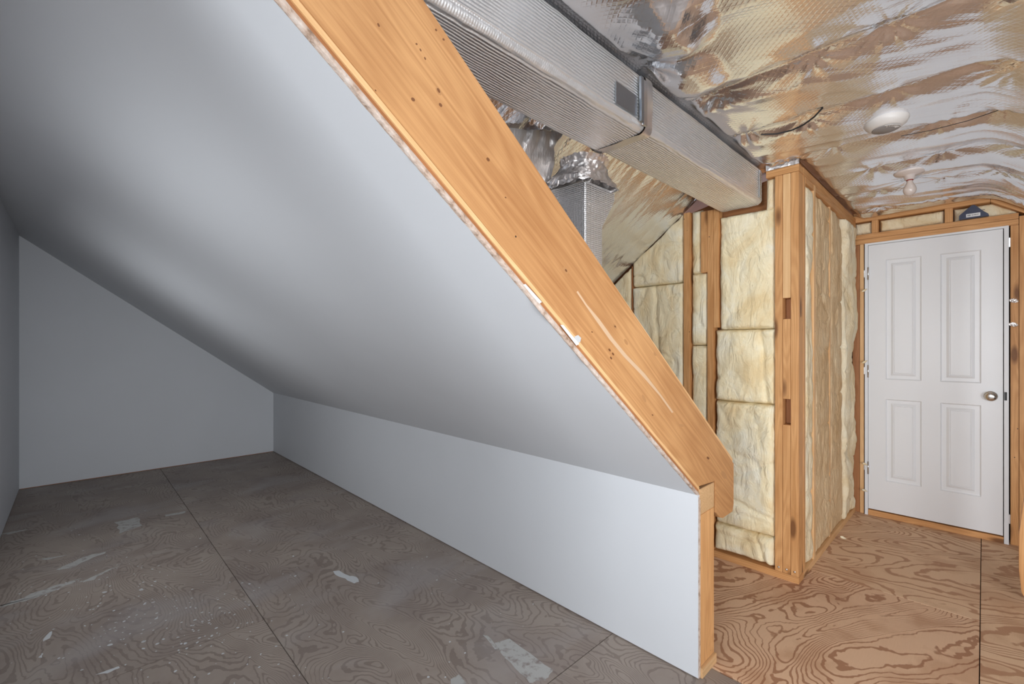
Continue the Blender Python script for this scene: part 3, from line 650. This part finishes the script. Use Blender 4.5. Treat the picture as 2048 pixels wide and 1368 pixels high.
# middle post is three blocks with two open pockets
for z0, z1, t in ((0.039, 0.865, 'lowest'), (1.010, 1.455, 'middle'), (1.572, 2.262, 'topmost')):
    stud((XC + 0.001, 0.741, z0), (XC + D2, 0.779, z1), 'stud_pale' if z0 > 1.2 else 'stud', t + ' block of the split middle post at the corner')
stud((XC + 0.0, 0.7805, 0.039), (XC + D2, 0.8185, 2.262), 'stud', 'leftmost of the three posts nailed together at the wall corner')
stud((XC + 0.07, 0.7400, 0.866), (XC + D2, 0.780, 1.009), 'shaded_wood', 'shade-coloured back board inside the lower pocket of the middle post')
stud((XC + 0.07, 0.7400, 1.456), (XC + D2, 0.780, 1.571), 'shaded_wood', 'shade-coloured back board inside the upper pocket of the middle post')
stud((XC, 1.162, 0.039), (XC + D2, 1.199, 2.15), 'stud', 'full-height stud in the middle of the left stud group')
stud((XC - 0.001, 1.130, 1.418), (XC + 0.06, 1.161, 2.15), 'stud', 'short board on the right of the left stud group')
stud((XC - 0.001, 1.2, 1.766), (XC + 0.06, 1.24, 2.15), 'stud', 'shortest board on the left of the left stud group')
stud((XC, 1.311, 0.039), (XC + D2, 1.353, 2.165), 'stud', 'single knotty stud above the rafter')
stud((XC + 0.01, 1.7345, 0.039), (XC + D2, 1.742, 1.87), 'shaded_wood', 'thin shade-coloured stud edge between the two leftmost batts')
tag(box('top_plate', (XC, YC, 2.264), (XC + D2, 0.865, 2.302), 'stud'), 'short double top plate on the corner posts below the foil', 'top plate')
tag(box('sole_plate', (XC, YC, 0.0), (XC + D2, 3.3, 0.038), 'stud'), 'orange sole plate under the insulated wall', 'sole plate')
for yy in (0.7205, 0.7600, 0.7995):
    lathe('bolt_head', [(0.0, 0.004), (0.004, 0.004), (0.006, 0.001), (0.006, 0)][::-1], (XC - 0.0005, yy, 0.062), (-1, 0, 0), 'steel', None, 12)
st(prism('wall_chase', [(XC + D2 + 0.002, YC + 0.09, 0.0), (XC + D2 + 0.002, 3.3, 0.0), (XC + D2 + 0.002, 3.3, 0.8), (XC + D2 + 0.002, 1.45, 2.16), (XC + D2 + 0.002, YC + 0.09, 2.3)], (0.02, 0, 0), 'shaded_wood'), 'board sheathing behind the insulated wall')
st(box('wall_eave', (1.79, 3.3, 0.0), (2.95, 3.36, 0.95), 'shaded_wood', None, 0), 'unseen closing board far under the eave, added against light leaks')  # added out of view so no light leaks in under the eave
tag(box('gap_cover_board', (XC + D2 + 0.004, YC + 0.014, 2.3055), (XD - 0.004, YC + 0.034, 2.392), 'shaded_wood'), 'dark board added above the long plate to cover a bright gap', 'board')  # added dark boards cover the bright gap between plates and foil
tag(box('gap_cover_board', (XC + 0.012, YC + 0.012, 2.304), (XC + 0.05, 1.15, 2.392), 'shaded_wood'), 'dark board added above the short corner plate and duct end to cover a bright gap', 'board')
# foil edge strip folded over the top plate
v = np.linspace(0, 1, 8); u = np.linspace(0, 1, 40); U, V_ = np.meshgrid(u, v, indexing='ij')
Pf = np.stack([XC - 0.004 - 0.006 * V_ + 0.004 * fbm(U * 9, V_ * 4, 70), YC + 0.165 * U - 0.002, 2.302 + 0.032 * V_ + 0.004 * fbm(U * 12, V_ * 2, 72)], -1)
tag(grid('foil_edge', Pf, 'foil_plain'), 'bright folded foil edge above the corner posts', 'foil strip')

# ------------------------------------------------------------------ side wall of the chase at Y = YC (faces the hall)
NY = (0, -1, 0); UX = (1, 0, 0)
G2 = 'batts of the hall side wall'
stud((XC + D2 + 0.002, YC, 0.039), (XC + D2 + 0.04, YC + D2, 2.262), 'stud', 'corner stud turned toward the hall')
FY = YC + 0.008
ztop = 2.225
batt('insulation_batt', (XC + 0.134, FY, 0.045), UX, UZ, NY, 0.165, ztop - 0.045, 0.05, 201, 'batt_pale', 'pale batt nearest the corner post on the hall side wall', G2, puff=0.018, edge=0.014, res=0.011)
batt('insulation_batt', (3.205, FY, 0.045), UX, UZ, NY, 0.395, ztop - 0.045, 0.05, 211, 'batt_tan', 'wide tan-faced batt in the middle of the hall side wall', G2, puff=0.012, edge=0.008, res=0.011)
batt('insulation_batt', (3.622, FY, 0.045), UX, UZ, NY, 0.35, ztop - 0.045, 0.05, 221, 'batt_tan', 'tan-faced batt right of the wide one on the hall side wall', G2, puff=0.012, edge=0.008, res=0.011)
batt('insulation_batt', (3.985, FY, 0.045), UX, UZ, NY, 0.37, ztop - 0.045, 0.05, 231, 'batt_pale', 'pale ragged batt beside the white door', G2, puff=0.045, edge=0.02, res=0.011)
stud((3.155, YC - 0.002, 0.039), (3.196, YC + D2, 2.262), 'stud_pale', 'thin stud strip between pale and tan batts on the hall side wall')
stud((3.598, YC + 0.006, 0.039), (3.622, YC + D2, 2.262), 'stud_pale', 'hidden stud at the seam between the two tan batts')
tag(box('top_plate', (XC + D2 + 0.001, YC - 0.001, 2.263), (XD - 0.002, YC + D2, 2.305), 'stud'), 'long top plate of the hall side wall running to the door wall', 'top plate')
tag(box('top_plate', (XC + D2 + 0.042, YC - 0.001, 2.225), (XD - 0.002, YC + D2, 2.2625), 'stud'), 'second top plate board just below the long one', 'top plate')
tag(box('sole_plate', (XC + D2 + 0.001, YC, 0.0), (XD - 0.002, YC + D2, 0.038), 'stud_pale'), 'sole plate at the foot of the hall side wall', 'sole plate')
st(box('wall_side', (XC + 0.12, YC + D2 + 0.002, 0.0), (XD + 0.1, YC + D2 + 0.02, 2.31), 'shaded_wood', None, 0), 'board behind the hall side wall batts')
for (x, z, s) in ((4.36, 1.72, 0.05), (4.38, 0.40, 0.035), (4.36, 0.20, 0.03), (4.37, 1.17, 0.03), (3.60, 0.06, 0.03)):
    t = lathe('fibreglass_tuft', [(0.001, 0), (0.006, 0.004), (0.009, 0.015), (0.006, 0.03), (0.0012, 0.045)], (x, YC - 0.05, z), (0.5, -0.5, 0.4 if z > 1 else -0.3), 'batt_pale', None, 10)
    tag(t, {1.72: 'loose curl of fibreglass sticking out by the upper hinge', 0.40: 'small fibreglass wisp beside the lower door hinge', 0.20: 'fibreglass wisp near the floor by the door jamb', 1.17: 'fibreglass wisp beside the middle door hinge', 0.06: 'tiny fibreglass wisp on the side wall sole plate'}[z], 'insulation')

# ------------------------------------------------------------------ door wall framing
G3 = 'framing around the door'
def frm(name, a, b, m, lab, cat): return tag(box(name, a, b, m), lab, cat, G3)
X0, X1 = XD, XD + D2
frm('top_plate', (X0, -0.03, 2.272), (X1, YC + 0.028, 2.325), 'stud', 'top plate above the door, under the foil', 'top plate')
tag(prism('top_plate', [(X0, -0.032, 2.325), (X0, -0.032, 2.272), (X0, -0.16, 2.180), (X0, -0.42, 1.995), (X0, -0.42, 2.05)], (D2, 0, 0), 'stud', xdir=(0, -1, -0.7)), 'slanted plate going down to the right above the door', 'top plate', G3)
frm('door_header', (X0 + 0.003, -0.158, 2.1350), (X1, YC + 0.02, 2.1725), 'stud', 'upper of the two header boards above the door', 'header')
frm('door_header', (X0, -0.158, 2.0955), (X1, YC + 0.02, 2.1325), 'stud', 'lower of the two header boards, touching the white jamb', 'header')
frm('cripple_stud', (X0, 0.560, 2.1735), (X1, 0.600, 2.271), 'stud', 'left small block between header and top plate', 'stud')
frm('cripple_stud', (X0, 0.150, 2.1735), (X1, 0.192, 2.271), 'stud', 'right small block between header and top plate', 'stud')
G4 = 'insulation above the door'
BX = X0 + 0.025
batt('insulation_batt', (BX, 0.604, 2.178), UY, UZ, NX, 0.105, 0.09, 0.04, 301, 'batt_pale', 'small square puff of fibreglass above the left end of the door', G4, puff=0.02, res=0.006)
batt('insulation_batt', (BX, 0.196, 2.178), UY, UZ, NX, 0.358, 0.09, 0.04, 311, 'batt_pale', 'long fibreglass strip above the middle of the door', G4, puff=0.025, res=0.007)
batt('insulation_batt', (BX + 0.01, -0.15, 2.178), UY, UZ, NX, 0.295, 0.09, 0.04, 321, 'batt_pale', 'fibreglass with slanted top above the right end of the door', G4, top=lambda a: np.minimum(0.09, 0.012 + 0.295 * a * 0.70), puff=0.012, res=0.007)
frm('wall_stud', (X0 + 0.004, 0.674, 0.0), (X1, 0.720, 2.094), 'shaded_wood', 'shade-coloured stud in the corner left of the door', 'stud')  # one pine: corner stud in a shade colour, trimmer in a lit colour
frm('wall_stud', (X0 - 0.004, 0.648, 0.0), (X1, 0.672, 2.094), 'stud_pale', 'slim trimmer coloured pale for the light on it, just left of the door hinges', 'stud')
frm('wall_stud', (X0, -0.158, 0.0), (X1, -0.122, 2.094), 'stud', 'trimmer right of the door with shiny foil scraps', 'stud')
frm('wall_stud', (X0 - 0.002, -0.205, 0.0), (X1, -0.1605, 2.15), 'stud', 'outer stud at the right edge beside the trimmer', 'stud')
st(box('wall_door', (X1 + 0.003, -2.0, 0.0), (X1 + 0.03, YC + 0.1, 2.36), 'sub', None, 0), 'near-black board painting in the shade behind the door framing')  # near-black colour stands for the shadow in the gaps beside the jamb
for i in range(4):
    y0 = -0.62 - 0.406 * i
    frm('wall_stud', (X0, y0, 0), (X1, y0 + 0.038, 2.0 - 0.72 * (0.25 + 0.406 * (i + 1))), 'stud', 'hidden stud of the door wall under the slope, %s from the door' % ('first', 'second', 'third', 'fourth')[i], 'stud')
for k, (z, y) in enumerate(((1.604, -0.136), (1.448, -0.134))):
    U, V_ = np.meshgrid(np.linspace(0, 1, 14), np.linspace(0, 1, 10), indexing='ij')
    rad = 1 - (2 * U - 1) ** 2
    Pf = np.stack([X0 - 0.004 - 0.010 * np.abs(fbm(U * 5, V_ * 5, 80 + k)) * 4, y + 0.021 - 0.042 * U, z + (V_ - .5) * 0.028 * np.sqrt(np.maximum(rad, .02)) - 0.008 * U], -1)
    tag(grid('foil_scrap', Pf, 'foil_plain'), ('upper' if k == 0 else 'lower') + ' of two crumpled foil scraps stuck on the trimmer right of the door', 'foil scrap')

# ------------------------------------------------------------------ door
dr = empty('door_1', (XD, 0.26, 0.0)); tag(dr, 'white four-panel door with round metal knob', None, None, 'structure')
XF = XD - 0.016
def panel_face():
    ys = (-0.088, 0.012, 0.213, 0.313, 0.514, 0.6185); zs = (0.078, 0.281, 0.902, 1.050, 1.955, 2.077)
    # slightly tilted lower edge is perspective only
    vs = []; fs = []
    def V(x, y, z): vs.append((x, y, z)); return len(vs) - 1
    idx = {}
    for i, y in enumerate(ys):
        for j, z in enumerate(zs): idx[i, j] = V(XF, y, z)
    zlo = 0.045
    for i in range(5):
        for j in range(5):
            q = (idx[i, j], idx[i + 1, j], idx[i + 1, j + 1], idx[i, j + 1])
            if i in (1, 3) and j in (1, 3):
                y0, y1, z0, z1 = ys[i], ys[i + 1], zs[j], zs[j + 1]; prev = q
                for ins, dep in ((0.006, 0.008), (0.010, 0.009), (0.030, 0.009), (0.044, 0.0015), (0.047, 0.0015), (0.049, 0.0035), (0.052, 0.001)):
                    cur = (V(XF + dep, y0 + ins, z0 + ins), V(XF + dep, y1 - ins, z0 + ins), V(XF + dep, y1 - ins, z1 - ins), V(XF + dep, y0 + ins, z1 - ins))
                    for k in range(4): fs.append((prev[k], prev[(k + 1) % 4], cur[(k + 1) % 4], cur[k]))
                    prev = cur
                fs.append(prev)
            else: fs.append(q)
    # rim and back
    b = [V(XF + 0.035, y, z) for (y, z) in ((ys[0], zs[0]), (ys[-1], zs[0]), (ys[-1], zs[-1]), (ys[0], zs[-1]))]
    f = [idx[0, 0], idx[5, 0], idx[5, 5], idx[0, 5]]
    ring = [[idx[i, 0] for i in range(6)], [idx[5, j] for j in range(6)], [idx[5 - i, 5] for i in range(6)], [idx[0, 5 - j] for j in range(6)]]
    for k in range(4): fs.append(tuple(ring[k]) + (b[(k + 1) % 4], b[k]))
    fs.append(tuple(b))
    return vs, fs
vs, fs = panel_face(); vs = [(x, y, z - 0.027 * (1 - min(1, max(0, (z - 0.078) / 0.203))) ) for x, y, z in vs]
sl = obj('door_slab', vs, fs, 'door', dr)
bmx = bmesh.new(); bmx.from_mesh(sl.data); bmesh.ops.recalc_face_normals(bmx, faces=bmx.faces); bmx.to_mesh(sl.data); bmx.free()
jf, jb = XD - 0.020, XD + 0.085
box('door_jamb', (jf, 0.6205, 0.0), (jb, 0.640, 2.0945), 'door', dr, 0.001)
box('door_jamb', (jf, -0.114, 0.0), (jb, -0.0925, 2.0945), 'door', dr, 0.001)
box('door_jamb', (jf, -0.0925, 2.0795), (jb, 0.6205, 2.0945), 'door', dr, 0.001)
s_ = box('door_sill', (XD - 0.012, -0.092, 0.0), (jb, 0.620, 0.040), 'stud', dr, 0.001); s_['label'] = 'orange wooden threshold board'
for z in (1.861, 1.108, 0.364):
    h = box('hinge', (XD - 0.0235, 0.6135, z - 0.045), (XD - 0.0165, 0.6225, z + 0.045), 'steel', dr, 0.0015)
    lathe('hinge_pin', [(0.0, -0.048), (0.0045, -0.048), (0.0045, 0.048), (0.0, 0.048)], (XD - 0.026, 0.618, z), (0, 0, 1), 'chrome', dr, 12)
    box('shim_clip', (XD - 0.007, 0.6405, z - 0.025), (XD + 0.02, 0.6475, z + 0.03), 'steel', dr, 0.001)
kn = lathe('door_knob', [(0.0, 0.0), (0.033, 0.0), (0.034, 0.004), (0.030, 0.009), (0.014, 0.011), (0.012, 0.030), (0.018, 0.036), (0.027, 0.043), (0.029, 0.053), (0.026, 0.060), (0.012, 0.064), (0.0, 0.0642)], (XF, -0.032, 0.968), (-1, 0, 0), 'chrome', dr)
box('strike_plate', (XD - 0.022, -0.106, 0.945), (XD - 0.019, -0.094, 1.0), 'blk', dr, 0.001)
for z in (1.985, 0.165): box('shim_clip', (XD - 0.006, -0.121, z - 0.03), (XD + 0.02, -0.1145, z + 0.03), 'steel', dr, 0.001)

# ------------------------------------------------------------------ navy pentagon device above the door
nb = empty('navy_plaque', (XD - 0.01, 0.05, 2.174)); tag(nb, 'navy blue house-shaped plastic device with a white label, above the door', 'device')
pts = [(0.119, 2.1745), (-0.025, 2.1745), (-0.022, 2.190), (0.004, 2.215), (0.037, 2.257), (0.043, 2.262), (0.052, 2.264), (0.058, 2.262), (0.116, 2.207), (0.119, 2.202)]
prism('case', [(XD - 0.003, y, z) for y, z in pts], (-0.022, 0, 0), 'navy', nb, 0.002)
prism('case_ridge', [(XD - 0.025, 0.098, 2.222), (XD - 0.025, -0.006, 2.222), (XD - 0.025, -0.004, 2.2185), (XD - 0.025, 0.100, 2.2185)], (-0.0015, 0, 0), 'navy', nb)
lbm = prism('paper_label', [(XD - 0.0252, 0.084, 2.184), (XD - 0.0252, 0.016, 2.184), (XD - 0.0252, 0.016, 2.2065), (XD - 0.0252, 0.084, 2.2065)], (-0.0008, 0, 0), 'paper', nb)
bm = bmesh.new(); y = 0.078; rb = random.Random(5)
while y > 0.023:
    w = rb.choice((0.0008, 0.0012, 0.0018)); hgt = 0.010 if y > 0.062 else rb.uniform(0.006, 0.009)
    q = bmesh.ops.create_cube(bm, size=1)['verts']; bmesh.ops.scale(bm, vec=(0.0006, w, hgt), verts=q); bmesh.ops.translate(bm, vec=(XD - 0.0263, y, 2.1955), verts=q)
    y -= w + rb.choice((0.0008, 0.0014)) + (0.004 if 0.060 < y < 0.064 else 0)
from_bm('printed_bars', bm, 'ink', lbm)

# ------------------------------------------------------------------ smoke detector, bulb fixture, cable, foil crease
sd = empty('smoke_detector', (2.575, 0.283, 2.30)); tag(sd, 'round white smoke detector hanging from the foil ceiling', 'smoke detector')
lathe('mounting_base', [(0.0, 0.0), (0.086, 0.0), (0.088, 0.006), (0.084, 0.014), (0.0, 0.016)], (2.555, 0.297, 2.312), (0, 0, -1), 'white_plastic', sd)
lathe('housing', [(0.0, 0.017), (0.078, 0.017), (0.080, 0.024), (0.072, 0.042), (0.058, 0.054), (0.052, 0.057), (0.0, 0.058)], (2.555, 0.297, 2.312), (0, 0, -1), 'white_plastic', sd)
lathe('sensor_grille', [(0.0, 0.058), (0.049, 0.058), (0.046, 0.0605), (0.0, 0.061)], (2.555, 0.297, 2.312), (0, 0, -1), 'grey_plastic', sd)
bm = bmesh.new()
for k in range(7):
    a = R(180 + 12 + k * 13); q = bmesh.ops.create_cube(bm, size=1)['verts']; bmesh.ops.scale(bm, vec=(0.016 if k not in (0, 6) else 0.02, 0.004, 0.002), verts=q)
    bmesh.ops.rotate(bm, cent=(0, 0, 0), matrix=Matrix.Rotation(a, 3, 'Z'), verts=q); bmesh.ops.translate(bm, vec=(0.040 * math.cos(a), 0.040 * math.sin(a), 0), verts=q)
for k in range(24):
    a = R(180 + 5 + k * 4); q = bmesh.ops.create_cube(bm, size=1)['verts']; bmesh.ops.scale(bm, vec=(0.004, 0.0045, 0.002), verts=q)
    bmesh.ops.rotate(bm, cent=(0, 0, 0), matrix=Matrix.Rotation(a, 3, 'Z'), verts=q); bmesh.ops.translate(bm, vec=(0.0485 * math.cos(a), 0.0485 * math.sin(a), 0), verts=q)
from_bm('grille_ribs', bm, 'white_plastic', sd, False, Matrix.Translation((2.555, 0.297, 2.312 - 0.061)))
lf = empty('bulb_socket', (3.42, 0.30, 2.29)); tag(lf, 'porcelain lamp holder with a bare unlit bulb on the foil ceiling near the door', 'light fixture')
LX, LY, LZ = 3.42, 0.292, 2.296
lathe('socket_base', [(0.0, 0.0), (0.070, 0.0), (0.072, 0.004), (0.066, 0.012), (0.035, 0.020), (0.024, 0.024), (0.022, 0.046), (0.0, 0.047)], (LX, LY, LZ), (0, 0, -1), 'porcelain', lf)
bl = lathe('light_bulb', [(0.013, 0.046), (0.014, 0.060), (0.018, 0.072), (0.026, 0.086), (0.030, 0.100), (0.030, 0.108), (0.026, 0.122), (0.016, 0.132), (0.004, 0.136)], (LX, LY, LZ), (0, 0, -1), 'bulb', lf)
lathe('screw_collar', [(0.0, 0.0465), (0.0155, 0.0465), (0.0155, 0.052), (0.0, 0.052)], (LX, LY, LZ), (0, 0, -1), mat_paint('red gasket', (0.30, 0.05, 0.04)), lf, 20)
tag(tube('cable', [(2.29, 0.715, 2.285), (2.325, 0.66, 2.281), (2.33, 0.60, 2.279), (2.31, 0.55, 2.279), (2.27, 0.50, 2.283), (2.24, 0.465, 2.296)], 0.0035, 'blk'), 'short black cable drooping along the foil ceiling', 'cable')
tag(tube('ceiling_crease', [(2.78, 0.268, 2.286), (2.80, 0.17, 2.285), (2.80, 0.05, 2.286), (2.76, -0.05, 2.285)], 0.0016, 'blk'), 'thin dark wire stretched across the foil right of the smoke detector', 'crease')  # black tube draws the dark line of a foil crease

# rounded wood end at the right image edge
wp = [(2056, 430), (2056, 960), (2046, 1010), (2038, 1070), (2038, 1140), (2043, 1185), (2052, 1200), (2075, 1200), (2090, 1150), (2090, 430)]
a = R(46.1); P = []
for u, v_ in wp:
    k = (u - 1024) / 908.0; d = (math.cos(a) + k * math.sin(a), math.sin(a) - k * math.cos(a), -(v_ - 690) / 908.0); t = 3.46 / d[0]; P.append((3.46, d[1] * t, max(0.001, 1.31 + d[2] * t)))
tag(prism('wooden_post', P, (0.038, 0, 0), 'stud', xdir=(0, 0, 1), bev=0.002), 'rounded wooden board end at the extreme right edge near the floor', 'post')
for o, w_ in zip([o for o in bpy.data.objects if o.name.startswith('bolt_head')], ('rightmost', 'middle', 'leftmost')): tag(o, 'shiny bolt head at the foot of the %s corner post' % w_, 'bolt', 'bolt heads on the corner posts')
